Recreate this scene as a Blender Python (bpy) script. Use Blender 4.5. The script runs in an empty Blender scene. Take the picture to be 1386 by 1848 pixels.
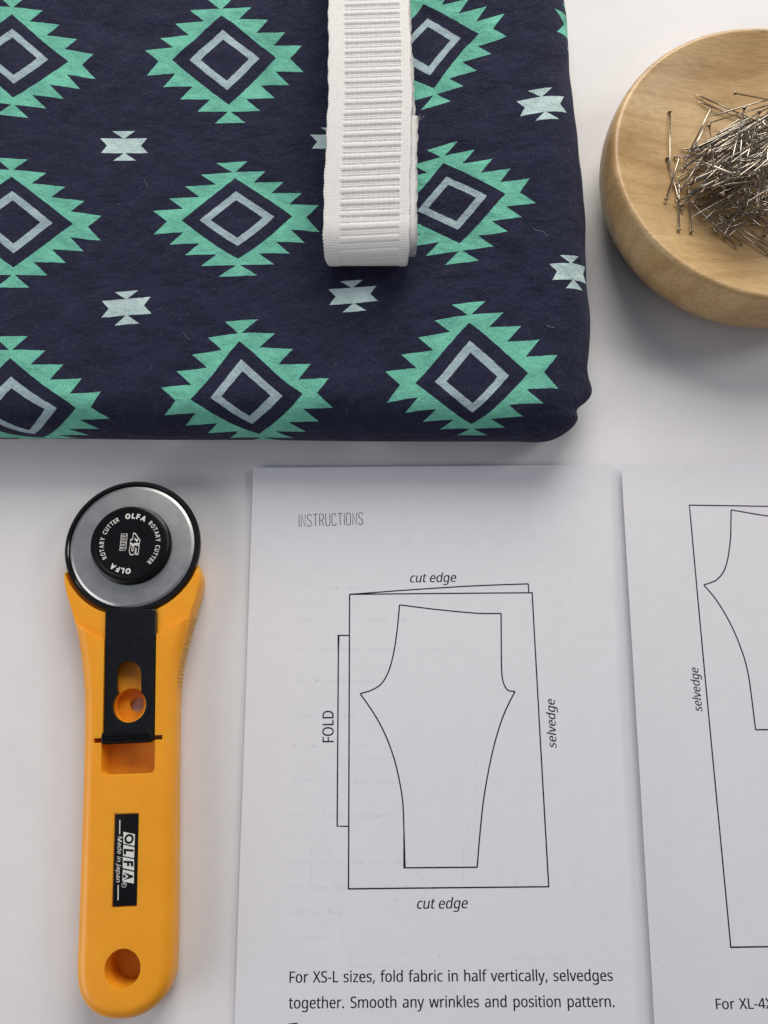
import bpy, bmesh, math, os, random
import numpy as np
from mathutils import Vector

sc = bpy.context.scene
COL = sc.collection
R = math.radians
MM = 0.001                       # everything below is laid out in millimetres

# ------------------------------------------------------------------ camera
CAM_H, TILT, FPX, CX, CY = 306.0, R(15.0), 1500.0, 693.0, 924.0
cam_d = bpy.data.cameras.new('camera')
cam_d.sensor_fit = 'HORIZONTAL'; cam_d.sensor_width = 36.0
cam_d.lens = 36.0*FPX/1386.0
cam_d.clip_start = 0.01; cam_d.clip_end = 50.0
cam = bpy.data.objects.new('camera', cam_d); COL.objects.link(cam)
cam.location = (0, 0, CAM_H*MM); cam.rotation_euler = (TILT, 0, 0)
sc.camera = cam

# ------------------------------------------------------------------ world, lamps, exposure
w = bpy.data.worlds.new('World'); sc.world = w; w.use_nodes = True
nt = w.node_tree; bgn = nt.nodes['Background']
tc = nt.nodes.new('ShaderNodeTexCoord')
dotw = nt.nodes.new('ShaderNodeVectorMath'); dotw.operation = 'DOT_PRODUCT'
nt.links.new(tc.outputs['Generated'], dotw.inputs[0]); dotw.inputs[1].default_value = (0.0, 0.30, 0.954)
rp = nt.nodes.new('ShaderNodeValToRGB')
addw = nt.nodes.new('ShaderNodeMath'); addw.operation = 'MULTIPLY_ADD'
nt.links.new(dotw.outputs['Value'], addw.inputs[0]); addw.inputs[1].default_value = 0.5; addw.inputs[2].default_value = 0.5
nt.links.new(addw.outputs[0], rp.inputs[0])
e = rp.color_ramp.elements
e[0].position = 0.0; e[0].color = (0.08, 0.08, 0.09, 1)
e[1].position = 1.0; e[1].color = (0.53, 0.575, 0.70, 1)
x = e.new(0.5); x.color = (0.07, 0.073, 0.085, 1)
nt.links.new(rp.outputs[0], bgn.inputs[0]); bgn.inputs[1].default_value = 0.37

def area(name, loc, target, sx, sy, power, col):
    d = bpy.data.lights.new(name, 'AREA'); d.shape = 'RECTANGLE'; d.size = sx; d.size_y = sy
    d.energy = power; d.color = col
    o = bpy.data.objects.new(name, d); COL.objects.link(o); o.location = loc
    o.rotation_euler = (Vector(target)-Vector(loc)).to_track_quat('-Z', 'Y').to_euler()
    return o
area('window_light', (0.16, 1.0, 0.68), (0.0, 0.12, 0.0), 0.75, 0.7, 12.8, (1.0, 0.925, 0.83))
area('side_window_light', (-0.66, -0.22, 0.34), (-0.10, 0.03, 0.0), 0.5, 0.4, 2.3, (1.0, 0.94, 0.91))

area('right_window_light', (0.95, 0.42, 0.70), (0.05, 0.08, 0.0), 0.28, 0.28, 2.4, (1.0, 0.95, 0.88))
sc.view_settings.view_transform = 'Standard'; sc.view_settings.look = 'None'
sc.view_settings.exposure = 0.0; sc.view_settings.gamma = 1.0
sc.view_settings.use_curve_mapping = False
sc.cycles.use_denoising = True
sc.cycles.max_bounces = 8

# ------------------------------------------------------------------ measuring helpers
CT, ST = math.cos(TILT), math.sin(TILT)
def U(px, py, z=0.0):
    """point of the photograph taken back to the horizontal plane at height z (mm)"""
    a, b = (px-CX)/FPX, (CY-py)/FPX
    d = np.array((a, b*CT+ST, b*ST-CT))
    t = (z-CAM_H)/d[2]
    return np.array((d[0]*t, d[1]*t, z))
def PROJ(P):
    P = np.asarray(P, float); d = P-np.array((0, 0, CAM_H))
    dep = d[..., 1]*ST-d[..., 2]*CT
    return CX+FPX*d[..., 0]/dep, CY-FPX*(d[..., 1]*CT+d[..., 2]*ST)/dep

# ------------------------------------------------------------------ object helpers
def tag(o, label=None, cat=None, group=None, kind=None):
    if label: o['label'] = label
    if cat: o['category'] = cat
    if group: o['group'] = group
    if kind: o['kind'] = kind
    return o
def mesh_obj(name, verts, faces, mat, parent=None, smooth=True, angle=None, origin=None):
    """verts in mm, world space"""
    v = np.asarray(verts, float)*MM
    org = np.zeros(3) if origin is None else np.asarray(origin, float)*MM
    m = bpy.data.meshes.new(name)
    m.from_pydata([tuple(q) for q in (v-org)], [], [tuple(int(i) for i in f) for f in faces])
    m.materials.append(mat); m.update()
    if smooth: m.polygons.foreach_set('use_smooth', [True]*len(m.polygons))
    if smooth and angle: m.set_sharp_from_angle(angle=R(angle))
    o = bpy.data.objects.new(name, m); COL.objects.link(o)
    if parent:
        o.parent = parent
        o.location = Vector(org)-Vector(parent.location)
    else: o.location = org
    return o
def empty(name, loc):
    o = bpy.data.objects.new(name, None); COL.objects.link(o); o.location = Vector(loc)*MM
    o.empty_display_size = 0.01
    return o
def fix_normals(o):
    bm = bmesh.new(); bm.from_mesh(o.data); bmesh.ops.recalc_face_normals(bm, faces=bm.faces); bm.to_mesh(o.data); bm.free()

class MB:
    def __init__(s): s.v, s.f = [], []
    def add(s, v, f):
        n = len(s.v); s.v += [tuple(q) for q in v]; s.f += [tuple(i+n for i in q) for q in f]

def ribbon(mb, pts, width, zf, closed=False):
    """a flat printed line of given width along world points (mm); zf gives its height"""
    P = [np.array(p[:2], float) for p in pts]
    out = [P[0]]
    for a, b in zip(P[:-1], P[1:]):
        n = max(1, int(np.linalg.norm(b-a)/6))
        out += [a+(b-a)*k/n for k in range(1, n+1)]
    P = out; n = len(P); vs, fs = [], []
    for i in range(n):
        a, b = P[max(0, i-1)], P[min(n-1, i+1)]
        if closed and i in (0, n-1): a, b = P[-2], P[1]
        t = (b-a)/max(1e-9, np.linalg.norm(b-a)); nn = np.array((-t[1], t[0]))
        t0 = (P[i]-P[i-1])/max(1e-9, np.linalg.norm(P[i]-P[i-1])) if i > 0 else t
        c = max(0.5, abs(float(np.dot(np.array((-t0[1], t0[0])), nn))))
        for sgn in (1, -1):
            q = P[i]+nn*sgn*width/2/c; vs.append((q[0], q[1], zf(q[0], q[1])))
    for i in range(n-1): fs.append((2*i, 2*i+1, 2*i+3, 2*i+2))
    mb.add(vs, fs)
def smooth_curve(pts, n=6):
    P = [np.array(p, float) for p in pts]; P = [2*P[0]-P[1]]+P+[2*P[-1]-P[-2]]; out = []
    for i in range(1, len(P)-2):
        for k in range(n):
            t = k/n; a, b, c, d = P[i-1:i+3]
            out.append(0.5*((2*b)+(-a+c)*t+(2*a-5*b+4*c-d)*t*t+(-a+3*b-3*c+d)*t**3))
    out.append(P[-2]); return out

FD = os.path.join(bpy.utils.resource_path('LOCAL'), 'datafiles', 'fonts', 'NotoSansHebrew-Regular.woff2')
try: FONT = bpy.data.fonts.load(FD)
except Exception: FONT = None
def text_shape(s, bold=0.0, shear=0.0, spacing=1.0, outline=0.0, word=1.0):
    c = bpy.data.curves.new('lettering', 'FONT'); c.body = s
    if FONT: c.font = FONT
    c.offset = bold; c.shear = shear; c.space_character = spacing; c.space_word = word; c.resolution_u = 4
    if outline: c.fill_mode = 'NONE'; c.bevel_depth = outline; c.bevel_resolution = 0
    o = bpy.data.objects.new('lettering', c); COL.objects.link(o)
    dg = bpy.context.evaluated_depsgraph_get(); me = bpy.data.meshes.new_from_object(o.evaluated_get(dg))
    v = np.array([q.co[:] for q in me.vertices]) if len(me.vertices) else np.zeros((0, 3))
    f = [tuple(p.vertices) for p in me.polygons]
    bpy.data.objects.remove(o); bpy.data.curves.remove(c); bpy.data.meshes.remove(me)
    return v, f
CAPH = None
def put_text(mb, s, p0, p1, cap, zf, heavy=0.0, **kw):
    """lettering from p0 to p1 (world mm, baseline), capitals 'cap' mm high"""
    global CAPH
    if CAPH is None:
        v, _ = text_shape('H'); CAPH = v[:, 1].max()
    v, f = text_shape(s, **kw)
    if not len(v): return
    x0, x1 = v[:, 0].min(), v[:, 0].max()
    p0, p1 = np.array(p0[:2], float), np.array(p1[:2], float)
    X = (p1-p0)/(x1-x0); t = (p1-p0)/np.linalg.norm(p1-p0); Y = np.array((-t[1], t[0]))*cap/CAPH
    out = []
    for q in v:
        g = p0+X*(q[0]-x0)+Y*q[1]; out.append((g[0], g[1], zf(g[0], g[1])+q[2]*cap/CAPH))
    mb.add(out, f)
    if heavy: mb.add([(q[0]+t[0]*heavy, q[1]+t[1]*heavy, q[2]+0.006) for q in out], f)

# ------------------------------------------------------------------ materials
def new_mat(name):
    m = bpy.data.materials.new(name); m.use_nodes = True; t = m.node_tree
    return m, t, t.nodes['Principled BSDF']
def mnode(t, op, a, b=None, c=None):
    n = t.nodes.new('ShaderNodeMath'); n.operation = op
    for i, q in enumerate((a, b, c)):
        if q is None: continue
        if isinstance(q, (int, float)): n.inputs[i].default_value = q
        else: t.links.new(q, n.inputs[i])
    return n.outputs[0]
def noise(t, scale, detail=3, rough=0.55, vec=None, dim='3D'):
    n = t.nodes.new('ShaderNodeTexNoise'); n.inputs['Scale'].default_value = scale
    n.inputs['Detail'].default_value = detail; n.inputs['Roughness'].default_value = rough
    if vec is not None: t.links.new(vec, n.inputs['Vector'])
    return n
def objco(t, scale=(1, 1, 1), rot=(0, 0, 0)):
    c = t.nodes.new('ShaderNodeTexCoord'); mp = t.nodes.new('ShaderNodeMapping')
    mp.inputs['Scale'].default_value = scale; mp.inputs['Rotation'].default_value = rot
    t.links.new(c.outputs['Object'], mp.inputs['Vector']); return mp.outputs[0]
def ramp(t, fac, stops):
    r = t.nodes.new('ShaderNodeValToRGB'); t.links.new(fac, r.inputs[0]); el = r.color_ramp.elements
    while len(el) < len(stops): el.new(0.5)
    for q, (p, c) in zip(el, stops): q.position = p; q.color = (*c, 1)
    return r.outputs[0]
def mixc(t, fac, a, b, mode='MIX'):
    n = t.nodes.new('ShaderNodeMix'); n.data_type = 'RGBA'; n.blend_type = mode
    for sck, q in ((n.inputs[0], fac), (n.inputs[6], a), (n.inputs[7], b)):
        if isinstance(q, (int, float)): sck.default_value = q
        elif isinstance(q, tuple): sck.default_value = (*q, 1)
        else: t.links.new(q, sck)
    return n.outputs[2]
def bump(t, bsdf, h, dist, strength=1.0, prev=None):
    b = t.nodes.new('ShaderNodeBump'); b.inputs['Distance'].default_value = dist; b.inputs['Strength'].default_value = strength
    t.links.new(h, b.inputs['Height'])
    if prev: t.links.new(prev, b.inputs['Normal'])
    t.links.new(b.outputs[0], bsdf.inputs['Normal']); return b.outputs[0]

def simple(name, col, rough=0.5, metal=0.0, var=0.04, scale=300, bumpd=0.0, bscale=2500, spec=0.5, specks=0.0):
    m, t, b = new_mat(name); v = objco(t)
    n = noise(t, scale, 3, 0.6, v)
    lo = tuple(c*(1-var) for c in col); hi = tuple(min(1, c*(1+var)) for c in col)
    t.links.new(ramp(t, n.outputs[0], [(0.3, lo), (0.7, hi)]), b.inputs['Base Color'])
    if specks:
        sk = noise(t, 1500, 0, 0.5, v); gate = noise(t, 60, 1, 0.5, v)
        mk = mnode(t, 'MULTIPLY', mnode(t, 'GREATER_THAN', sk.outputs[0], specks), mnode(t, 'GREATER_THAN', gate.outputs[0], 0.60))
        old = b.inputs['Base Color'].links[0].from_socket
        t.links.new(mixc(t, mnode(t, 'MULTIPLY', mk, 0.55), old, (0.18, 0.17, 0.17)), b.inputs['Base Color'])
    b.inputs['Roughness'].default_value = rough; b.inputs['Metallic'].default_value = metal
    b.inputs['Specular IOR Level'].default_value = spec
    if bumpd: bump(t, b, noise(t, bscale, 2, 0.5, v).outputs[0], bumpd)
    return m

M_table = simple('white_laminate', (0.73, 0.735, 0.765), 0.55, var=0.02, scale=60, bumpd=0.00005, bscale=900, spec=0.3, specks=0.85)
M_paper = simple('white_paper', (0.735, 0.745, 0.805), 0.8, var=0.014, scale=180, bumpd=0.00003, bscale=1400, spec=0.2, specks=0.845)
M_ink = simple('dark_ink', (0.012, 0.013, 0.03), 0.6, var=0.2, scale=800, spec=0.2)
M_ghost = simple('show_through_print', (0.708, 0.718, 0.780), 0.8, var=0.02, scale=500, spec=0.2)
M_black = simple('black_plastic', (0.006, 0.0065, 0.008), 0.28, var=0.3, scale=400, bumpd=0.000008, bscale=500, spec=0.2)
M_gloss = simple('glossy_black_plastic', (0.006, 0.0065, 0.008), 0.16, var=0.3, scale=400, bumpd=0.00035, bscale=70, spec=0.45)
M_white = simple('white_print', (0.72, 0.72, 0.70), 0.5, var=0.05, scale=600)
M_pin = simple('pin_steel', (0.42, 0.385, 0.33), 0.18, 1.0, var=0.2, scale=700)
M_engrave = simple('blade_engraving', (0.40, 0.42, 0.44), 0.5, 1.0, var=0.1, scale=400)

def m_yellow():
    m, t, b = new_mat('yellow_plastic'); v = objco(t)
    n = noise(t, 90, 3, 0.5, v)
    t.links.new(ramp(t, n.outputs[0], [(0.3, (0.86, 0.36, 0.014)), (0.7, (0.90, 0.39, 0.018))]), b.inputs['Base Color'])
    b.inputs['Roughness'].default_value = 0.42
    b.inputs['Subsurface Weight'].default_value = 0.5; b.inputs['Subsurface Radius'].default_value = (1.0, 0.42, 0.06)
    b.inputs['Subsurface Scale'].default_value = 0.0035
    t.links.new(mnode(t, 'MULTIPLY_ADD', noise(t, 420, 5, 0.7, v).outputs[0], 0.22, 0.28), b.inputs['Roughness'])
    bump(t, b, noise(t, 1800, 2, 0.5, v).outputs[0], 0.000012)
    return m
M_yellow = m_yellow()

def m_blade():
    m, t, b = new_mat('blade_steel')
    c = t.nodes.new('ShaderNodeTexCoord'); sp = t.nodes.new('ShaderNodeSeparateXYZ'); t.links.new(c.outputs['Object'], sp.inputs[0])
    r = mnode(t, 'SQRT', mnode(t, 'ADD', mnode(t, 'MULTIPLY', sp.outputs[0], sp.outputs[0]), mnode(t, 'MULTIPLY', sp.outputs[1], sp.outputs[1])))
    cb = t.nodes.new('ShaderNodeCombineXYZ'); t.links.new(r, cb.inputs[0])
    n = noise(t, 5000, 2, 0.6, cb.outputs[0])
    n2 = noise(t, 160, 4, 0.65, c.outputs['Object'])
    t.links.new(ramp(t, n2.outputs[0], [(0.3, (0.43, 0.445, 0.455)), (0.7, (0.50, 0.51, 0.515))]), b.inputs['Base Color'])
    b.inputs['Metallic'].default_value = 1.0
    t.links.new(mnode(t, 'MULTIPLY_ADD', n2.outputs[0], 0.12, 0.38), b.inputs['Roughness'])
    sc_ = noise(t, 1.0, 3, 0.6, objco(t, (90, 2600, 90), (0, 0, R(35)))); sc2 = noise(t, 1.0, 3, 0.6, objco(t, (2600, 110, 90), (0, 0, R(10))))
    p = bump(t, b, n.outputs[0], 0.000008)
    p = bump(t, b, ramp(t, sc_.outputs[0], [(0.68, (0, 0, 0)), (0.76, (1, 1, 1))]), 0.00002, 1.0, p)
    bump(t, b, ramp(t, sc2.outputs[0], [(0.70, (0, 0, 0)), (0.78, (1, 1, 1))]), 0.00002, 1.0, p)
    return m
M_blade = m_blade()

def m_wood():
    m, t, b = new_mat('turned_pale_wood')
    v = objco(t, (0.6, 2.2, 1.1), (0, 0, R(-14)))
    wobble = noise(t, 22, 3, 0.5, v)
    vv = t.nodes.new('ShaderNodeVectorMath'); vv.operation = 'MULTIPLY_ADD'
    t.links.new(wobble.outputs['Color'], vv.inputs[0]); vv.inputs[1].default_value = (0.03, 0.03, 0.03); t.links.new(v, vv.inputs[2])
    wv = t.nodes.new('ShaderNodeTexWave'); wv.wave_type = 'BANDS'; wv.bands_direction = 'Y'
    wv.inputs['Scale'].default_value = 14; wv.inputs['Distortion'].default_value = 5; wv.inputs['Detail'].default_value = 4
    wv.inputs['Detail Scale'].default_value = 1.6
    t.links.new(vv.outputs[0], wv.inputs['Vector'])
    big = noise(t, 26, 4, 0.55, v)
    base = ramp(t, big.outputs[0], [(0.28, (0.43, 0.265, 0.115)), (0.5, (0.60, 0.41, 0.20)), (0.75, (0.70, 0.51, 0.275))])
    grain = ramp(t, wv.outputs['Fac'], [(0.0, (0.80, 0.74, 0.66)), (0.35, (1, 1, 1)), (1.0, (1, 1, 1))])
    c1 = mixc(t, 0.55, base, grain, 'MULTIPLY')
    # fine fibres and a few dark flecks
    fv = objco(t, (60, 420, 200), (0, 0, R(-14)))
    fib = noise(t, 3.0, 4, 0.6, fv)
    c2 = mixc(t, 0.8, c1, ramp(t, fib.outputs[0], [(0.35, (0.78, 0.74, 0.68)), (0.6, (1, 1, 1))]), 'MULTIPLY')
    fk = noise(t, 1.0, 2, 0.5, objco(t, (55, 190, 120), (0, 0, R(-18))))
    c3 = mixc(t, ramp(t, fk.outputs[0], [(0.72, (0, 0, 0)), (0.80, (0.8, 0.8, 0.8))]), c2, (0.20, 0.12, 0.06))
    t.links.new(c3, b.inputs['Base Color'])
    b.inputs['Roughness'].default_value = 0.36
    bump(t, b, fib.outputs[0], 0.00005)
    return m
M_wood = m_wood()

def m_fabric():
    m, t, b = new_mat('printed_jersey')
    uv = t.nodes.new('ShaderNodeUVMap'); uv.uv_map = 'cloth'
    jit = noise(t, 26, 2, 0.5, uv.outputs[0])
    va = t.nodes.new('ShaderNodeVectorMath'); va.operation = 'MULTIPLY_ADD'
    t.links.new(jit.outputs['Color'], va.inputs[0]); va.inputs[1].default_value = (0.006, 0.006, 0)
    vs = t.nodes.new('ShaderNodeVectorMath'); vs.operation = 'SUBTRACT'; t.links.new(uv.outputs[0], vs.inputs[0]); vs.inputs[1].default_value = (0.003, 0.003, 0)
    t.links.new(vs.outputs[0], va.inputs[2])
    sp = t.nodes.new('ShaderNodeSeparateXYZ'); t.links.new(va.outputs[0], sp.inputs[0]); u, v = sp.outputs[0], sp.outputs[1]
    A = lambda q: mnode(t, 'ABSOLUTE', q)
    fu = A(mnode(t, 'SUBTRACT', u, mnode(t, 'ROUND', u))); fv = A(mnode(t, 'SUBTRACT', v, mnode(t, 'ROUND', v)))
    s = mnode(t, 'DIVIDE', fv, 0.0725); fl = mnode(t, 'FLOOR', s); fr = mnode(t, 'FRACT', s)
    lim = mnode(t, 'ADD', mnode(t, 'MULTIPLY_ADD', fl, -0.0774, 0.316), mnode(t, 'MULTIPLY', fr, 0.064))
    teal = mnode(t, 'MULTIPLY', mnode(t, 'LESS_THAN', fu, lim), mnode(t, 'LESS_THAN', s, 5.0))
    d = mnode(t, 'ADD', fu, fv)
    dm = mnode(t, 'SQRT', mnode(t, 'ADD', mnode(t, 'MULTIPLY', fu, fu), mnode(t, 'MULTIPLY', fv, fv)))
    dr = mnode(t, 'MULTIPLY_ADD', dm, 0.045, mnode(t, 'MULTIPLY', d, 0.956))     # slightly rounded corners
    dia = mnode(t, 'LESS_THAN', dr, 0.248)
    ring = mnode(t, 'MULTIPLY', mnode(t, 'LESS_THAN', dr, 0.165), mnode(t, 'GREATER_THAN', dr, 0.114))
    su = A(mnode(t, 'SUBTRACT', mnode(t, 'SUBTRACT', u, mnode(t, 'FLOOR', u)), 0.5))
    sv = A(mnode(t, 'SUBTRACT', mnode(t, 'SUBTRACT', v, mnode(t, 'FLOOR', v)), 0.5))
    ss = mnode(t, 'DIVIDE', sv, 0.048); sfl = mnode(t, 'FLOOR', ss); sfr = mnode(t, 'FRACT', ss)
    row0 = mnode(t, 'MULTIPLY_ADD', sfr, 0.031, 0.079); row1 = mnode(t, 'MULTIPLY_ADD', sfr, 0.050, 0.003)
    slim = mnode(t, 'ADD', mnode(t, 'MULTIPLY', row0, mnode(t, 'LESS_THAN', sfl, 0.5)), mnode(t, 'MULTIPLY', row1, mnode(t, 'GREATER_THAN', sfl, 0.5)))
    star = mnode(t, 'MULTIPLY', mnode(t, 'LESS_THAN', su, slim), mnode(t, 'LESS_THAN', ss, 2.0))
    NAVY = (0.021, 0.024, 0.054)
    c = mixc(t, teal, NAVY, (0.185, 0.60, 0.46))
    c = mixc(t, dia, c, NAVY)
    c = mixc(t, ring, c, (0.40, 0.54, 0.60))
    c = mixc(t, star, c, (0.56, 0.75, 0.76))
    # heathered yarn: pale fibres through the print
    fine = noise(t, 190, 4, 0.8, uv.outputs[0]); blot = noise(t, 7, 4, 0.6, uv.outputs[0])
    c = mixc(t, mnode(t, 'MULTIPLY', ramp(t, fine.outputs[0], [(0.52, (0, 0, 0)), (0.80, (1, 1, 1))]), 0.22), c, (0.25, 0.25, 0.30))
    c = mixc(t, 1.0, c, ramp(t, fine.outputs[0], [(0.34, (0.55, 0.55, 0.55)), (0.64, (1.2, 1.2, 1.2))]), 'MULTIPLY')
    c = mixc(t, 0.5, c, ramp(t, blot.outputs[0], [(0.3, (0.55, 0.55, 0.6)), (0.7, (1.35, 1.32, 1.28))]), 'MULTIPLY')
    # lint: thin pale hairs
    mp = t.nodes.new('ShaderNodeMapping'); mp.inputs['Scale'].default_value = (26, 26, 1); t.links.new(uv.outputs[0], mp.inputs[0])
    vo = t.nodes.new('ShaderNodeTexVoronoi'); vo.feature = 'DISTANCE_TO_EDGE'
    vw = t.nodes.new('ShaderNodeVectorMath'); vw.operation = 'MULTIPLY_ADD'
    nz = noise(t, 5, 2, 0.5, mp.outputs[0]); t.links.new(nz.outputs['Color'], vw.inputs[0]); vw.inputs[1].default_value = (1.2, 1.2, 0); t.links.new(mp.outputs[0], vw.inputs[2])
    t.links.new(vw.outputs[0], vo.inputs['Vector']); vo.inputs['Scale'].default_value = 1.0
    hair = mnode(t, 'MULTIPLY', mnode(t, 'LESS_THAN', vo.outputs['Distance'], 0.012), mnode(t, 'GREATER_THAN', noise(t, 33, 1, 0.5, uv.outputs[0]).outputs[0], 0.6))
    c = mixc(t, mnode(t, 'MULTIPLY', hair, 0.11), c, (0.4, 0.4, 0.45))
    t.links.new(c, b.inputs['Base Color'])
    b.inputs['Roughness'].default_value = 0.95; b.inputs['Specular IOR Level'].default_value = 0.06
    b.inputs['Sheen Weight'].default_value = 0.10; b.inputs['Sheen Roughness'].default_value = 0.5
    b.inputs['Sheen Tint'].default_value = (0.75, 0.75, 0.95, 1)
    # knit wales and fuzz
    wv = t.nodes.new('ShaderNodeTexWave'); wv.wave_type = 'BANDS'; wv.bands_direction = 'X'
    mw = t.nodes.new('ShaderNodeMapping'); mw.inputs['Scale'].default_value = (28, 20, 1); t.links.new(uv.outputs[0], mw.inputs[0])
    t.links.new(mw.outputs[0], wv.inputs['Vector']); wv.inputs['Scale'].default_value = 1.0; wv.inputs['Distortion'].default_value = 1.2; wv.inputs['Detail'].default_value = 2
    wr = noise(t, 9, 4, 0.6, uv.outputs[0])
    p = bump(t, b, wr.outputs[0], 0.004, 0.6)
    p = bump(t, b, wv.outputs['Fac'], 0.00007, 1.0, p)
    bump(t, b, fine.outputs[0], 0.00022, 0.8, p)
    return m
M_fabric = m_fabric()

def m_elastic():
    m, t, b = new_mat('white_elastic')
    v = objco(t); n = noise(t, 700, 3, 0.6, v); f = noise(t, 4200, 2, 0.6, v)
    c = ramp(t, n.outputs[0], [(0.3, (0.79, 0.785, 0.785)), (0.7, (0.85, 0.845, 0.835))])
    t.links.new(mixc(t, 0.35, c, ramp(t, f.outputs[0], [(0.35, (0.8, 0.8, 0.82)), (0.6, (1, 1, 1))]), 'MULTIPLY'), b.inputs['Base Color'])
    b.inputs['Roughness'].default_value = 0.8; b.inputs['Sheen Weight'].default_value = 0.15
    bump(t, b, f.outputs[0], 0.00006)
    return m
M_elastic = m_elastic()

# ------------------------------------------------------------------ table
g = 2500.0
tb = mesh_obj('table_top', [(-g, -g, 0), (g, -g, 0), (g, g, 0), (-g, g, 0), (-g, -g, -25), (g, -g, -25), (g, g, -25), (-g, g, -25)],
              [(0, 1, 2, 3), (7, 6, 5, 4), (4, 5, 1, 0), (5, 6, 2, 1), (6, 7, 3, 2), (7, 4, 0, 3)], M_table, smooth=False)
tag(tb, kind='structure')

# ------------------------------------------------------------------ folded fabric
FR = 14.0                                     # radius of the rolled folds; the stack is 28 mm high
FTOP = 2*FR
_re = sorted([(U(px, py, 17.3)[1], U(px, py, 17.3)[0]+0.4) for px, py in
              [(1003, -120), (1019, 0), (1028, 100), (1037, 210), (1052, 320), (1060, 500), (1068, 600), (1063, 655)]])
_re = [(-50, 66.5), (60, 66.8), (100, 68.0)] + [q for q in _re if q[0] > 105]
_fe = sorted([(U(px, py, 9.2)[0], U(px, py, 9.2)[1]-0.84) for px, py in [(-60, 791), (0, 792), (150, 792), (300, 794), (480, 794), (650, 797), (850, 797), (1000, 797)]])
_fg = np.arange(-60, 420, 1.0); _fx = np.interp(_fg, [q[0] for q in _re], [q[1] for q in _re])
_fk = np.exp(-(np.arange(-30, 31)/11.0)**2); _fk /= _fk.sum(); _fx = np.convolve(np.pad(_fx, 30, mode='edge'), _fk, 'valid')
def fedge_x(y): return np.interp(y, _fg, _fx)
def fedge_y(x): return np.interp(x, [q[0] for q in _fe], [q[1] for q in _fe])
FX0, FY1 = -250.0, 350.0
XE, YE = 66.0, float(fedge_y(20))             # reference straight edges in cloth coordinates
rng = np.random.RandomState(5)
_wv = [(rng.uniform(0.03, 0.14), rng.uniform(0, 6.28), rng.uniform(0, 6.28), rng.uniform(0.08, 0.20)) for _ in range(22)]
CREASES = [(-130, 285, -40, 268, -1.1, 5), (-110, 262, -20, 300, 0.9, 6), (0, 235, 62, 222, 0.9, 5), (-150, 170, -60, 158, -0.7, 6), (-30, 165, 40, 150, 0.7, 7),
           (40, 190, 64, 150, -0.8, 4), (-60, 215, 10, 190, -0.6, 5), (10, 290, 55, 270, -0.9, 5), (-10, 140, 50, 118, -0.8, 5), (-150, 140, -90, 122, 0.8, 6)]
def cloth(P, Q):
    """cloth coordinates (mm; x to the right, y away) -> point on the folded stack"""
    P = np.asarray(P, float); Q = np.asarray(Q, float)
    ix0, ix1, iy0, iy1 = FX0+FR, XE-FR, YE+FR, FY1-FR
    dx = np.where(P > ix1, P-ix1, np.where(P < ix0, P-ix0, 0)); dy = np.where(Q < iy0, Q-iy0, np.where(Q > iy1, Q-iy1, 0))
    d = np.sqrt(dx*dx+dy*dy); dd = np.minimum(d, math.pi*FR)
    k = np.where(d > 1e-6, FR*np.sin(dd/FR)/np.maximum(d, 1e-6), 1.0)
    bx, by = np.clip(P, ix0, ix1), np.clip(Q, iy0, iy1)
    X, Y, Z = bx+dx*k, by+dy*k, FR+FR*np.cos(dd/FR)
    # real edge lines of the stack
    wx = np.clip((X-(XE-60))/60, 0, 1)**2; wy = np.clip(((YE+60)-Y)/60, 0, 1)**2
    X = X+wx*(fedge_x(Y)-XE); Y = Y+wy*(fedge_y(X)-YE)
    # soft wrinkles, flattening towards the table
    h = 0
    for f, a, ph, am in _wv: h = h+am*np.sin(f*(X*math.cos(a)+Y*math.sin(a))+ph)
    for x0, y0, x1, y1, am, wd in CREASES:
        L = math.hypot(x1-x0, y1-y0); ux, uy = (x1-x0)/L, (y1-y0)/L
        s_ = (X-x0)*ux+(Y-y0)*uy; n_ = -(X-x0)*uy+(Y-y0)*ux+3*np.sin(s_*0.06)
        h = h+am*np.exp(-(n_/wd)**2)*np.clip(np.minimum(s_, L-s_)/18+0.5, 0, 1)
    zt = np.clip(Z/FTOP, 0, 1)
    Z = Z+h*zt*0.6
    # layers of the stack showing on the right-hand side, and the fold bulging at the near corner
    side = np.clip((X-(XE-16))/12, 0, 1)*np.clip((FTOP-4-Z)/4, 0, 1)
    X = X-side*1.1*np.exp(-((Z-15.5)/0.9)**2)-side*1.1*np.exp(-((Z-8.0)/0.9)**2)
    bl = np.exp(-((Y-U(1070, 712, 12)[1])/6.5)**2)*np.clip((X-(XE-20))/16, 0, 1)*np.exp(-((Z-13)/8.0)**2)
    X = X+bl*4.2
    sd = np.clip((X-(XE-18))/12, 0, 1)*np.clip(Z/8, 0, 1)
    nt_ = np.exp(-((Y-U(1062, 741, 12)[1]+0.25*(Z-14))/2.4)**2)*sd*np.clip((FTOP-2-Z)/10, 0, 1)
    X = X-nt_*2.6+sd*(0.28*np.sin(Y*0.13+1.0)+0.10*np.sin(Y*0.31+0.2*Z))
    cr = np.clip((X-(XE-16))/10, 0, 1)*np.clip(((YE+16)-Y)/10, 0, 1)*np.clip(Z/6, 0, 1)
    X = X+cr*2.4; Y = Y-cr*0.7
    return np.stack([X, Y, np.maximum(Z, 0.15)], -1)
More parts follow.
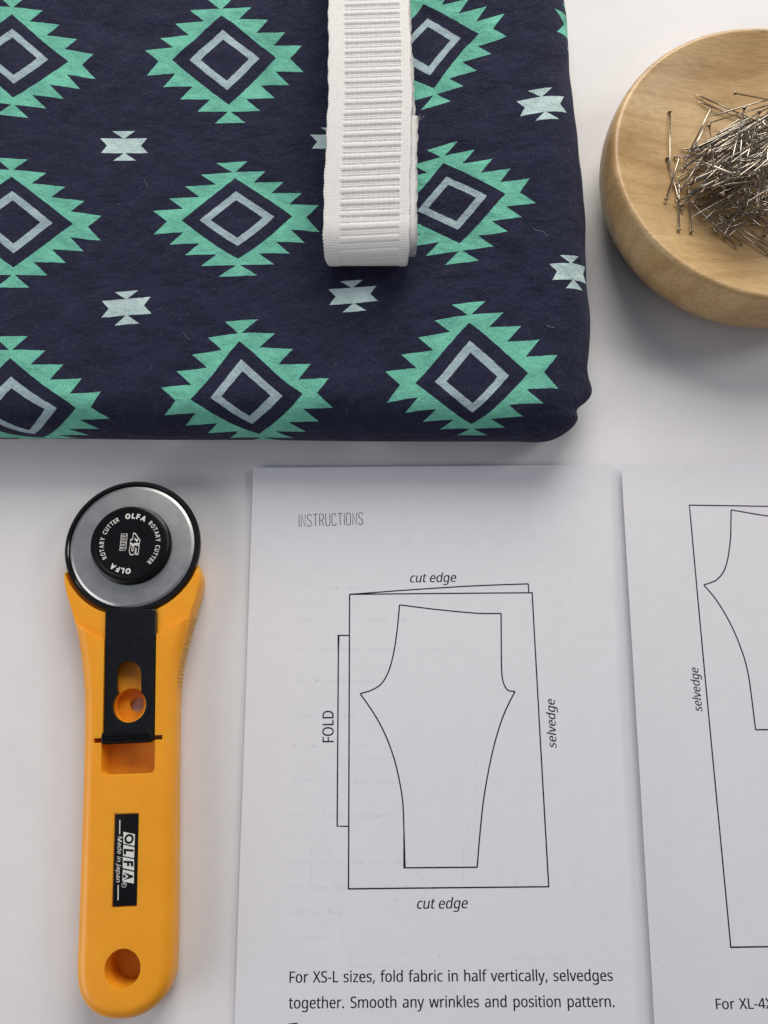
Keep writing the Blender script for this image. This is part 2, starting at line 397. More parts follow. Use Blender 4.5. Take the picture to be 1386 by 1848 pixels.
# the print: lattice coordinates of points of the pattern read off the photograph
CTRL = [  # px, py, u, v   (a motif at every whole number)
 (427,396,0,0),(328,397.5,-.25,0),(527,390,.25,0),(424,322,0,.25),(430,467,0,-.25),(277,380,-.38,.0725),(277,423,-.38,-.0725),(576,371,.38,.0725),(577,418,.38,-.0725),(389,294,-.0755,.3625),(448.5,291,.0755,.3625),(393,499,-.0755,-.3625),(466,496,.0755,-.3625),
 (405,107.5,0,1),(310.6,108.6,-.25,1),(499,104.5,.25,1),(399,27.8,0,1.25),(413,189.4,0,.75),(262.6,92,-.38,1.0725),(265,137,-.38,.9275),(544,82,.38,1.0725),(547,130,.38,.9275),(386,222,-.0755,.6375),(444,222,.0755,.6375),
 (87,107,-.835,1),(21,51.5,-1,1.165),(24,150.5,-1,.835),(124.7,111,-.75,1),(21,25,-1,1.25),(24,177,-1,.75),(169,98.5,-.62,1.0725),(171.7,142.4,-.62,.9275),
 (94.4,402.5,-.835,0),(21.7,345,-1,.165),(25,457,-1,-.165),(132,404,-.75,0),(21.7,318,-1,.25),(24,483,-1,-.25),(183,390,-.62,.0725),(183,433,-.62,-.0725),
 (18.8,645.5,-1,-.75),(137.8,736,-.75,-1),(78,789,-1,-1.25),(20,680,-1,-.835),(103,736,-.835,-1),(62.6,783,-1,-1.165),(181,707,-.62,-.9275),(197.7,755,-.62,-1.0725),
 (432.6,615.5,0,-.75),(343,721.6,-.25,-1),(548,711,.25,-1),(467.5,783,0,-1.25),(436,649,0,-.835),(379,717,-.165,-1),(511,714,.165,-1),(456,765,0,-1.165),(290,699,-.38,-.9275),(297.5,750.6,-.38,-1.0725),(592.7,682.6,.38,-.9275),(600,735,.38,-1.0725),(404,581.5,-.0755,-.6375),(468.8,577,.0755,-.6375),
 (846,581,1,-.75),(747,692,.75,-1),(953,673,1.25,-1),(851,766,1,-1.25),(849,614,1,-.835),(784,688,.835,-1),(918,677.5,1.165,-1),(851.7,745,1,-1.165),(696.6,671,.62,-.9275),(698.6,726,.62,-1.0725),(1005,642,1.38,-.9275),(1006.5,702.5,1.38,-1.0725),(813,549.8,.9245,-.6375),(878,544,1.0755,-.6375),(822.6,786,.9245,-1.3625),(882,784.5,1.0755,-1.3625),
 (798.7,293,1,.25),(913,348.5,1.25,0),(830,439,1,-.25),(752,381,.835,0),(806.5,318,1,.165),(877.5,353,1.165,0),(827,415,1,-.165),(956.7,321,1.38,.0725),(967.5,366.7,1.38,-.0725),(769,271,.9245,.3625),(827.7,254,1.0755,.3625),(801,478,.9245,-.3625),(866,470.6,1.0755,-.3625),
 (764,6.5,1,1.25),(866,60.6,1.25,1),(783.5,159,1,.75),(770.6,33.8,1,1.165),(832.5,69,1.165,1),(776,135.5,1,.835),(910,24.7,1.38,1.0725),(915.6,66,1.38,.9275),(758,200,.9245,.6375),(815,182.7,1.0755,.6375),
 (225,263,-.5,.5),(228.6,553.8,-.5,-.5),(636.8,532.8,.5,-.5),(565,256,.40,.5),(979.7,189,1.5,.5),(1032.7,490,1.5,-.5),(1050,322,1.63,.06)]
def build_fabric():
    # sample the visible cloth finely and look each control point up in cloth coordinates
    ps = np.arange(-165, XE+8, 0.5); qs = np.arange(YE-14, 300, 0.5)
    PP, QQ = np.meshgrid(ps, qs); W = cloth(PP, QQ); sx, sy = PROJ(W)
    ok = (QQ > YE-FR+FR*0.0-(0.5*math.pi-1)*FR-FR*0.30)
    C, T = [], []
    for px, py, u, v in CTRL:
        e2 = (sx-px)**2+(sy-py)**2+np.where(ok, 0, 1e6); i = int(np.argmin(e2))
        C.append((PP.flat[i], QQ.flat[i])); T.append((u, v))
    C, T = np.array(C)/100.0, np.array(T)
    def phi(r2): return 0.5*r2*np.log(np.maximum(r2, 1e-12))
    n = len(C); K = phi(((C[:, None]-C[None])**2).sum(-1))+np.eye(n)*0.0006
    Pm = np.hstack([np.ones((n, 1)), C]); Am = np.block([[K, Pm], [Pm.T, np.zeros((3, 3))]])
    wgt = np.linalg.solve(Am, np.vstack([T, np.zeros((3, 2))]))
    ext = (math.pi/2-1)*FR*1.0+FR*0.571       # grid reaches under the folds
    xs = np.arange(FX0-18, XE+24.1, 1.5); ys = np.arange(YE-24, FY1+18, 1.5)
    X, Y = np.meshgrid(xs, ys); V = cloth(X, Y).reshape(-1, 3)
    G = np.stack([X.ravel(), Y.ravel()], -1)/100.0
    uv = np.zeros((len(G), 2))
    for a in range(0, len(G), 4000):
        g_ = G[a:a+4000]; uv[a:a+4000] = phi(((g_[:, None]-C[None])**2).sum(-1))@wgt[:n]+np.hstack([np.ones((len(g_), 1)), g_])@wgt[n:]
    nx, ny = len(xs), len(ys)
    F = [(j*nx+i, j*nx+i+1, (j+1)*nx+i+1, (j+1)*nx+i) for j in range(ny-1) for i in range(nx-1)]
    o = mesh_obj('folded_fabric', V, F, M_fabric)
    ul = o.data.uv_layers.new(name='cloth'); li = np.zeros(len(o.data.loops), np.int32); o.data.loops.foreach_get('vertex_index', li)
    ul.data.foreach_set('uv', uv[li].astype(np.float32).ravel())
    return o
fab = build_fabric()
tag(fab, 'folded stack of navy jersey fabric printed with teal and pale grey geometric diamonds', 'fabric')

def build_lint(px, py, L, ang, curl):
    c = U(px, py, FTOP); q = [np.array(c[:2])]; a = ang
    for k in range(14): q.append(q[-1]+np.array((math.cos(a), math.sin(a)))*L/14); a += curl*math.sin(k*0.6+px)
    V, F = [], []
    fx, fy = fedge_x(c[1]), fedge_y(c[0])
    for p in q:
        X_, Y_ = p; z = float(cloth(X_-(np.clip((X_-(XE-60))/60, 0, 1)**2)*(fedge_x(Y_)-XE), Y_)[2])+0.10
        for k in range(4): V.append((X_+0.045*math.cos(k*1.571), Y_+0.045*math.sin(k*1.571), z+0.05*(k % 2)))
    for i in range(len(q)-1):
        for k in range(4): F.append((i*4+k, i*4+(k+1) % 4, i*4+4+(k+1) % 4, i*4+4+k))
    o = mesh_obj('lint_thread', V, F, M_lint, fab); return o
M_lint = simple('pale_lint', (0.42, 0.42, 0.45), 0.9, spec=0.1)
for args in [(962, 412, 7, -0.9, 0.25), (268, 340, 4, 2.2, 0.12), (1000, 590, 3.0, 2.6, 0.15), (330, 600, 4, -0.7, 0.1)]: build_lint(*args)

# ------------------------------------------------------------------ roll of elastic
def build_elastic():
    rngE = random.Random(3)
    base = FTOP+0.4; Rr = 8.0; zc = base+Rr
    left = [U(px, py, 43)[:2] for px, py in [(590, 0), (592, 100), (593, 200), (588, 330), (585, 400)]]
    right = [U(px, py, 43)[:2] for px, py in [(741, 0), (743, 100), (744, 190), (742, 260), (738, 350)]]
    def cl(Y):
        l = np.interp(Y, [q[1] for q in left[::-1]], [q[0] for q in left[::-1]]); r = np.interp(Y, [q[1] for q in right[::-1]], [q[0] for q in right[::-1]])
        return 0.5*(l+r)+0.0
    W = 31.0
    # near end: silhouette of the outer loop
    Yn = U(664, 476, zc)[1]+13.9; EL = 13.0/8.0
    Yf = Yn+125
    V, F = [], []
    def strip(path, nrm, half, nw, fine, dx, th):
        nonlocal V, F
        n0 = len(V); m = len(path); s = 0; ws = np.linspace(-1, 1, nw)
        ss = np.concatenate([[0], np.cumsum(np.linalg.norm(np.diff(path, axis=0), axis=1))])
        per = 4.55
        for sgn in (1, -1):
            for i in range(m):
                y, z = path[i]; ny, nz = nrm[i]; s = ss[i]; ph = (s/per) % 1.0
                amp = 1-0.72*min(1.0, max(0.0, (Yn+2-y)/12.0))
                for wv in ws:
                    x = wv*(half-2.3*min(1.0, max(0.0, (zc+6-z)/(Rr+5)))**1.4*(1 if y < Yn else 0)); h = 0.0
                    if fine and sgn > 0:
                        wl, wr = -half+5.7, half-3.5
                        ph2 = ((s+0.045*x+0.05*math.sin(s*0.61+1)+0.03*math.sin(s*0.23+x*0.21)+0.022*math.sin(x*0.5+s*1.7))/per) % 1.0
                        if wl < x < wr:
                            edge = min(1, (x-wl)/0.5, (wr-x)/0.5)
                            bx_ = max(0.0, 1-abs((ph2-0.27)/0.25)**3)              # the thick cord
                            c = 0.54*bx_**0.8*(1+0.10*math.sin(x*3.6)*(1 if ph2 > 0.3 else 0.3)) if bx_ > 0 else 0.0
                            c += 0.10
                            c += 0.28*max(0.0, 1-((ph2-0.66)/0.075)**2)+0.26*max(0.0, 1-((ph2-0.85)/0.075)**2)
                            c -= 0.42*math.exp(-((ph2-0.565)/0.035)**2)*(0.55+0.45*math.sin(x*3.45))+0.36*math.exp(-((ph2-0.965)/0.03)**2)*(0.5+0.5*math.sin(x*3.45))
                            h = (c*edge+0.38*(1-edge))*amp+0.25*(1-amp)
                        else:
                            h = 0.36+0.15*math.sin(s*3.6+x*2.9)*math.sin(s*3.6-x*3.3)
                        if abs(wv) > 0.98: h -= 0.25
                    xe = x+((0.17*math.sin(s*5.0)+0.12*math.sin(s*0.8)+0.15*math.sin(s*0.27)) if abs(wv) == 1 else 0.15*math.sin(s*0.27)*abs(wv))
                    o = (th/2+h) if sgn > 0 else -th/2
                    Y = y+ny*o
                    V.append((cl(Y)+dx(y)+xe, Y, z+nz*o+3.4*max(0.0, (z-zc)/Rr)*(1-((y-Yn-62)/62.0)**2 if Yn < y < Yn+124 else 0)))
        for lay in (0, 1):
            b0 = n0+lay*m*nw
            for i in range(m-1):
                for j in range(nw-1):
                    q = (b0+i*nw+j, b0+i*nw+j+1, b0+(i+1)*nw+j+1, b0+(i+1)*nw+j); F.append(q if lay else q[::-1])
        b1 = n0+m*nw
        for i in range(m-1):
            F.append((n0+i*nw, n0+(i+1)*nw, b1+(i+1)*nw, b1+i*nw))
            F.append((n0+i*nw+nw-1, b1+i*nw+nw-1, b1+(i+1)*nw+nw-1, n0+(i+1)*nw+nw-1))
        for i in (0, m-1):
            for j in range(nw-1): F.append((n0+i*nw+j, n0+i*nw+j+1, b1+i*nw+j+1, b1+i*nw+j))
    def loop(Rk, zk, yn, yf, ytop0, ybot1, step):
        """top from ytop0 to near end, around, back along the bottom to ybot1"""
        P, N = [], []
        y = ytop0
        while y > yn: P.append((y, zk+Rk)); N.append((0, 1)); y -= step
        k = max(10, int(math.pi*(Rk+2.5)/step))
        for i in range(k+1):
            a = math.pi/2+math.pi*i/k; P.append((yn+(Rk+5.0)*math.cos(a), zk+Rk*math.sin(a))); nx_, nz_ = math.cos(a)/(Rk+5.0), math.sin(a)/Rk; l_ = math.hypot(nx_, nz_); N.append((nx_/l_, nz_/l_))
        y = yn+step
        while y < ybot1: P.append((y, zk-Rk)); N.append((0, -1)); y += step
        return P, N
    P, N = loop(Rr, zc, Yn, Yf, Yf, Yn+30, 0.26); P, N = P, N
    # far fold of the outer turn (beyond the frame) leads down to the next turn
    far, fn = [], []
    for i in range(30):
        a = math.pi/2*(1-2*i/29.0); far.append((Yf+Rr*math.cos(a), zc+Rr*math.sin(a))); fn.append((math.cos(a), math.sin(a)))
    strip(np.array(P), N, W/2, 96, True, lambda y: 0.0, 1.0)
    y = Yf-1; bp = []
    while y > Yn+32: bp.append((y, zc-Rr)); y -= 3
    strip(np.array(far+bp), fn+[(0, -1)]*len(bp), W/2, 6, False, lambda y: 0.0, 1.0)
    yend = U(748, 222, 42)[1]
    lay = [(6.35, 0.2, 3.1, yend), (4.9, 0.9, 1.7, Yf), (3.5, 0.6, 2.4, Yf), (2.1, 1.0, 0.9, Yf)]
    for Rk, off, sh, yt in lay:
        P, N = loop(Rk, zc, Yn+off+1.4*(sh > 2.5), Yf, yt, Yf, 1.0)
        strip(np.array(P), N, W/2-0.3, 24, False, (lambda sh: lambda y: sh*(1-(y-Yn)/(230.0 if sh > 2.5 else 75.0)))(sh), 1.15)
    # frayed yarn ends at the free end of the inner turn
    for k in range(9):
        p = np.array((cl(yend)+W/2+2.2-rngE.uniform(-0.5, 1.6), yend, zc+6.4)); d = np.array((rngE.uniform(-0.5, 0.9), rngE.uniform(0.4, 1.0), rngE.uniform(0, 0.4)))
        L = rngE.uniform(1.0, 3.0); b0 = len(V)
        for i in range(4):
            c = p+d*L*i/3+np.array((0.3*math.sin(i+k), 0, 0.1*i)); 
            for a in range(4): V.append((c[0]+0.1*math.cos(a*1.57), c[1], c[2]+0.1*math.sin(a*1.57)))
        for i in range(3):
            for a in range(4): F.append((b0+i*4+a, b0+i*4+(a+1) % 4, b0+i*4+4+(a+1) % 4, b0+i*4+4+a))
    return mesh_obj('elastic_roll', V, F, M_elastic, origin=(cl(Yn), Yn, base))
el = build_elastic()
tag(el, 'flat roll of wide white ribbed elastic band lying on the navy fabric', 'elastic')

# ------------------------------------------------------------------ wooden bowl
BC = np.array((149.6, 214.4, 0.0))
PROF = [(0, 0), (46, 0), (51, 0.4), (55.5, 2.2), (58.6, 6.0), (61.2, 11.5), (62.5, 17), (62.9, 21), (62.7, 26), (62.1, 30), (61.5, 31.9), (60.8, 32.8), (59.8, 33.1), (58.6, 32.8),
        (56.5, 31.9), (52, 29.9), (46, 27.6), (38, 25.2), (28, 23.2), (16, 22.0), (7, 21.6), (0, 21.5)]
DISH = [(0, 21.5), (7, 21.6), (16, 22.0), (28, 23.2), (38, 25.2), (46, 27.6), (52, 30.0), (56.5, 31.9), (58.6, 32.8), (59.8, 33.1), (61, 32.6)]
def dish_z(x, y): return float(np.interp(math.hypot(x-BC[0], y-BC[1]), [q[0] for q in DISH], [q[1] for q in DISH]))
def build_bowl():
    pr = smooth_curve([(r, z) for r, z in PROF[1:-1]], 4); pr = [np.array(PROF[0], float)]+pr+[np.array(PROF[-1], float)]
    n = 160; V, F = [], []
    for r, z in pr:
        for k in range(n):
            a = 2*math.pi*k/n; rr = r*(1+0.004*math.sin(2*a+1)); V.append((BC[0]+rr*math.cos(a), BC[1]+rr*math.sin(a), z))
    for i in range(len(pr)-1):
        for k in range(n): F.append((i*n+k, i*n+(k+1) % n, (i+1)*n+(k+1) % n, (i+1)*n+k))
    return mesh_obj('wooden_bowl', V, F, M_wood, origin=BC)
bowl = build_bowl()
fix_normals(bowl)
tag(bowl, 'round pale wooden dish with curved sides holding a heap of pins', 'bowl')

# ------------------------------------------------------------------ pins
PL, PR = 26.5, 0.30
def pin_meshes():
    V, F = [], []; n = 8
    st = [(0, 0.02), (2.6, PR*0.8), (4.0, PR), (PL, PR)]
    for t, r in st:
        for k in range(n): V.append((t-PL/2, r*math.cos(2*math.pi*k/n), r*math.sin(2*math.pi*k/n)))
    for i in range(len(st)-1):
        for k in range(n): F.append((i*n+k, i*n+(k+1) % n, (i+1)*n+(k+1) % n, (i+1)*n+k))
    F += [tuple(range(n))[::-1], tuple(range((len(st)-1)*n, len(st)*n))]
    a = bpy.data.meshes.new('dressmaker_pin'); a.from_pydata([tuple(c*MM for c in v) for v in V], [], F); a.materials.append(M_pin)
    a.polygons.foreach_set('use_smooth', [len(p.vertices) == 4 for p in a.polygons])
    V, F = [], []; n = 12
    st = [(PL/2-0.15, 0.32), (PL/2-0.1, 0.72), (PL/2+0.12, 0.80), (PL/2+0.32, 0.66), (PL/2+0.42, 0.35)]
    for t, r in st:
        for k in range(n): V.append((t, r*math.cos(2*math.pi*k/n), r*math.sin(2*math.pi*k/n)))
    for i in range(len(st)-1):
        for k in range(n): F.append((i*n+k, i*n+(k+1) % n, (i+1)*n+(k+1) % n, (i+1)*n+k))
    F += [tuple(range(n))[::-1], tuple(range((len(st)-1)*n, len(st)*n))]
    h = bpy.data.meshes.new('pin_head'); h.from_pydata([tuple(c*MM for c in v) for v in V], [], F); h.materials.append(M_pin)
    h.polygons.foreach_set('use_smooth', [True]*len(h.polygons))
    return a, h
PIN_MESH, HEAD_MESH = pin_meshes()
placed = []                                   # (cx, cy, dirx, diry, z0, slope)
def rest(cx, cy, dx, dy):
    """lay a pin down on the dish and on the pins already there: height and slope where it comes to rest"""
    H = PL/2; cons = []
    for t in np.linspace(-H, H, 9): cons.append((t, dish_z(cx+dx*t, cy+dy*t)+PR+(0.45 if t == H else 0.05)))
    for (ax, ay, bx, by, z0, sl) in placed:
        if (ax-cx)**2+(ay-cy)**2 > (2*H+1)**2: continue
        det = dx*(-by)-(-bx)*dy
        if abs(det) < 0.03: continue
        rx, ry = ax-cx, ay-cy
        t = (rx*(-by)-(-bx)*ry)/det; s = (dx*ry-dy*rx)/det
        if abs(t) <= H and abs(s) <= H+0.3: cons.append((t, z0+sl*s+1.5*PR))
    # supporting line: upper hull edge that straddles the centre of gravity
    best = None
    L = [c for c in cons if c[0] <= 0]; Rr_ = [c for c in cons if c[0] > 0]
    # lowest line above all points at t=0: maximise over pairs
    for a in L:
        for b in Rr_:
            z = a[1]+(b[1]-a[1])*(-a[0])/(b[0]-a[0])
            if best is None or z > best[0]: best = (z, (b[1]-a[1])/(b[0]-a[0]))
    return best
HEAP = 'loose pins in the wooden dish'
def add_pin(cx, cy, ang, label):
    dx, dy = math.cos(ang), math.sin(ang); z, sl = rest(cx, cy, dx, dy)
    if abs(sl) > (0.75 if label.startswith('bare') is False else 0.32): return False
    placed.append((cx, cy, dx, dy, z, sl))
    o = bpy.data.objects.new('dressmaker_pin', PIN_MESH); COL.objects.link(o)
    o.location = (cx*MM, cy*MM, z*MM); v = Vector((dx, dy, sl)).normalized(); o.rotation_euler = v.to_track_quat('X', 'Z').to_euler()
    h = bpy.data.objects.new('pin_head', HEAD_MESH); COL.objects.link(h); h.parent = o
    tag(o, label, 'pin', HEAP)
    return True
def pin_px(tip, head, anchor, label, z=26.0):
    a, b = U(*tip, z)[:2], U(*head, z)[:2]; d = (b-a)/np.linalg.norm(b-a)
    c = (a+b)/2 if anchor == 'm' else (b-d*PL/2 if anchor == 'h' else a+d*PL/2)
    add_pin(c[0], c[1], math.atan2(d[1], d[0]), label)
rp_ = random.Random(11)
# the pins that lie apart on the bare wood, first
pin_px((1211, 300), (1208, 204), 'h', 'upright pin lying apart at the left of the dish with its head at the top', 27)
pin_px((1212, 310), (1205, 284), 'h', 'pin whose head sits lowest on the left of the heap beside the upright pin', 26.5)
pin_px((1223, 296), (1200, 363), 'h', 'slanting pin on bare wood with its head furthest left in the dish', 27)
pin_px((1226, 336), (1220, 424), 'h', 'upright pin below the heap at left with its head at the bottom', 26)
pin_px((1244, 330), (1243, 426), 'h', 'short looking upright pin half under the heap beside the lower left pin', 25)
pin_px((1270, 391), (1327, 449), 'h', 'leftmost of the long slanting pins sticking out below the heap, head down', 25)
pin_px((1281, 393), (1339, 441), 'h', 'second from left of the long slanting pins sticking out below the heap', 25)
pin_px((1297, 389), (1385, 461), 'h', 'third from left of the long slanting pins below the heap, its head lowest of all', 25)
pin_px((1310, 392), (1392, 450), 'h', 'rightmost of the long slanting pins sticking out below the heap', 25)
hc = U(1352, 318, 25)[:2]
n_in = 0; tries = 0
while n_in < 276 and tries < 12000:
    tries += 1
    a = rp_.uniform(0, 2*math.pi); rad = 21.5*rp_.random()**0.62
    cx, cy = hc[0]+rad*1.05*math.cos(a), hc[1]-1+rad*0.88*math.sin(a)
    if not hc[0]-24 < cx < hc[0]+16: continue
    u = rp_.random()
    ang = R(rp_.gauss(31, 9)) if u < 0.68 else (R(rp_.gauss(-42, 16)) if u < 0.76 else (R(rp_.gauss(72, 10)) if u < 0.88 else R(rp_.gauss(4, 7))))
    if rp_.random() < 0.5: ang += math.pi
    # keep ends inside the dish
    if any(math.hypot(cx+s*PL/2*math.cos(ang)-BC[0], cy+s*PL/2*math.sin(ang)-BC[1]) > 46 for s in (1, -1)): continue
    if any(cx+s*PL/2*math.cos(ang) < hc[0]-31 for s in (1, -1)): continue
    if any(not -29 < cy+s*PL/2*math.sin(ang)-hc[1] < 29 for s in (1, -1)): continue
    if add_pin(cx, cy, ang, 'bare steel pin tangled in the middle of the dense pin heap'): n_in += 1
# pins lying on top
pin_px((1295, 172), (1229, 305), 't', 'long slanting pin along the upper left edge of the heap', 30)
pin_px((1292, 192), (1240, 290), 'm', 'pin just inside the long slanting pin on the upper left edge', 30)
pin_px((1259, 155), (1386, 196), 't', 'pin reaching out furthest at the top left of the heap', 31)
pin_px((1264, 166), (1386, 200), 't', 'darker pin right under the furthest reaching top left pin', 31)
pin_px((1383, 202), (1327, 149), 'h', 'pin with its head highest, crossing the top of the heap', 31)
pin_px((1278, 199), (1386, 201), 't', 'level pin along the top of the heap', 30)
pin_px((1386, 214), (1280, 213), 'h', 'level pin below the topmost level pin of the heap', 30)
pin_px((1238, 305), (1281, 373), 'm', 'bright pin slanting down across the left face of the heap', 31)
pin_px((1307, 356), (1344, 243), 'm', 'bright steep pin lying across the front of the heap', 33)
pin_px((1313, 223), (1346, 307), 'm', 'dark pin slanting down across the heap beside the bright steep pin', 33)
pin_px((1367, 303), (1359, 184), 'm', 'nearly upright pin at the right on top of the heap', 33)
pin_px((1294, 330), (1318, 243), 'm', 'steep pin left of the bright steep pin on the heap', 33)
pin_px((1386, 310), (1228, 352), 'm', 'long shallow pin crossing the lower left of the heap', 31)
pin_px((1226, 378), (1310, 352), 'm', 'shallow pin with its point at the lower left of the heap', 30)

# ------------------------------------------------------------------ rotary cutter
ZH = 13.0
def poly_px(pts, z): return [U(px, py, z)[:2] for px, py in pts]
def prism(name, pts, z0, z1, mat=None):
    """an upright prism over a 2D outline"""
    bm = bmesh.new(); vs = [bm.verts.new((p[0]*MM, p[1]*MM, z0*MM)) for p in pts]; f = bm.faces.new(vs)
    r = bmesh.ops.extrude_face_region(bm, geom=[f])
    for v in r['geom']:
        if isinstance(v, bmesh.types.BMVert): v.co.z = z1*MM
    bmesh.ops.recalc_face_normals(bm, faces=bm.faces)
    me = bpy.data.meshes.new(name); bm.to_mesh(me); bm.free()
    if mat: me.materials.append(mat)
    o = bpy.data.objects.new(name, me); COL.objects.link(o); return o
def circle_pts(c, r, n=64, ry=None): return [(c[0]+r*math.cos(2*math.pi*k/n), c[1]+(ry or r)*math.sin(2*math.pi*k/n)) for k in range(n)]
def inset(pts, d):
    """offset a closed outline inwards (counter-clockwise points)"""
    P = np.array(pts); n = len(P); out = []
    for i in range(n):
        a, b, c = P[i-1], P[i], P[(i+1) % n]
        t1 = (b-a)/np.linalg.norm(b-a); t2 = (c-b)/np.linalg.norm(c-b); nn = np.array((-(t1+t2)[1], (t1+t2)[0])); nn = nn/np.linalg.norm(nn)
        k = max(0.6, float(np.dot(np.array((-t1[1], t1[0])), nn))); out.append(b+nn*d/k)
    return out
def rounded_slab(name, pts, z0, z1, rad, mat, steps=6, rad_b=None):
    P = np.array(pts); ar = 0.5*np.sum(P[:, 0]*np.roll(P[:, 1], -1)-np.roll(P[:, 0], -1)*P[:, 1])
    if ar < 0: P = P[::-1]
    rb = rad if rad_b is None else rad_b
    rings = []
    for k in range(steps+1):
        a = math.pi/2*k/steps; rings.append((rb*(1-math.sin(a)), z0+rb*(1-math.cos(a))))
    for k in range(steps+1):
        a = math.pi/2*k/steps; rings.append((rad*(1-math.cos(a)), z1-rad*(1-math.sin(a))))
    V, F = [], []; n = len(P)
    for d, z in rings:
        q = inset(P, d) if d > 1e-6 else P
        V += [(p[0], p[1], z) for p in q]
    for i in range(len(rings)-1):
        for k in range(n): F.append((i*n+k, i*n+(k+1) % n, (i+1)*n+(k+1) % n, (i+1)*n+k))
    F.append(tuple(range(n))[::-1]); F.append(tuple(range((len(rings)-1)*n, len(rings)*n)))
    return mesh_obj(name, V, F, mat, angle=35)
def boolean(o, cutters, op='DIFFERENCE'):
    for c in cutters:
        m = o.modifiers.new('cut', 'BOOLEAN'); m.operation = op; m.object = c; m.solver = 'EXACT'
    dg = bpy.context.evaluated_depsgraph_get(); me = bpy.data.meshes.new_from_object(o.evaluated_get(dg))
    o.modifiers.clear(); old = o.data; o.data = me; bpy.data.meshes.remove(old)
    for c in cutters: d = c.data; bpy.data.objects.remove(c); bpy.data.meshes.remove(d)
    me.polygons.foreach_set('use_smooth', [True]*len(me.polygons)); me.set_sharp_from_angle(angle=R(32))
    return o
def rrect(p, rad, n=5):
    """round the corners of a polygon"""
    P = [np.array(q, float) for q in p]; out = []
    for i in range(len(P)):
        a, b, c = P[i-1], P[i], P[(i+1) % len(P)]; r = rad[i] if isinstance(rad, (list, tuple)) else rad
        if r < 1e-3: out.append(b); continue
        s = b+(a-b)/np.linalg.norm(a-b)*r; e_ = b+(c-b)/np.linalg.norm(c-b)*r
        for k in range(n+1):
            t = k/n; out.append((1-t)**2*s+2*t*(1-t)*b+t*t*e_)
    return out

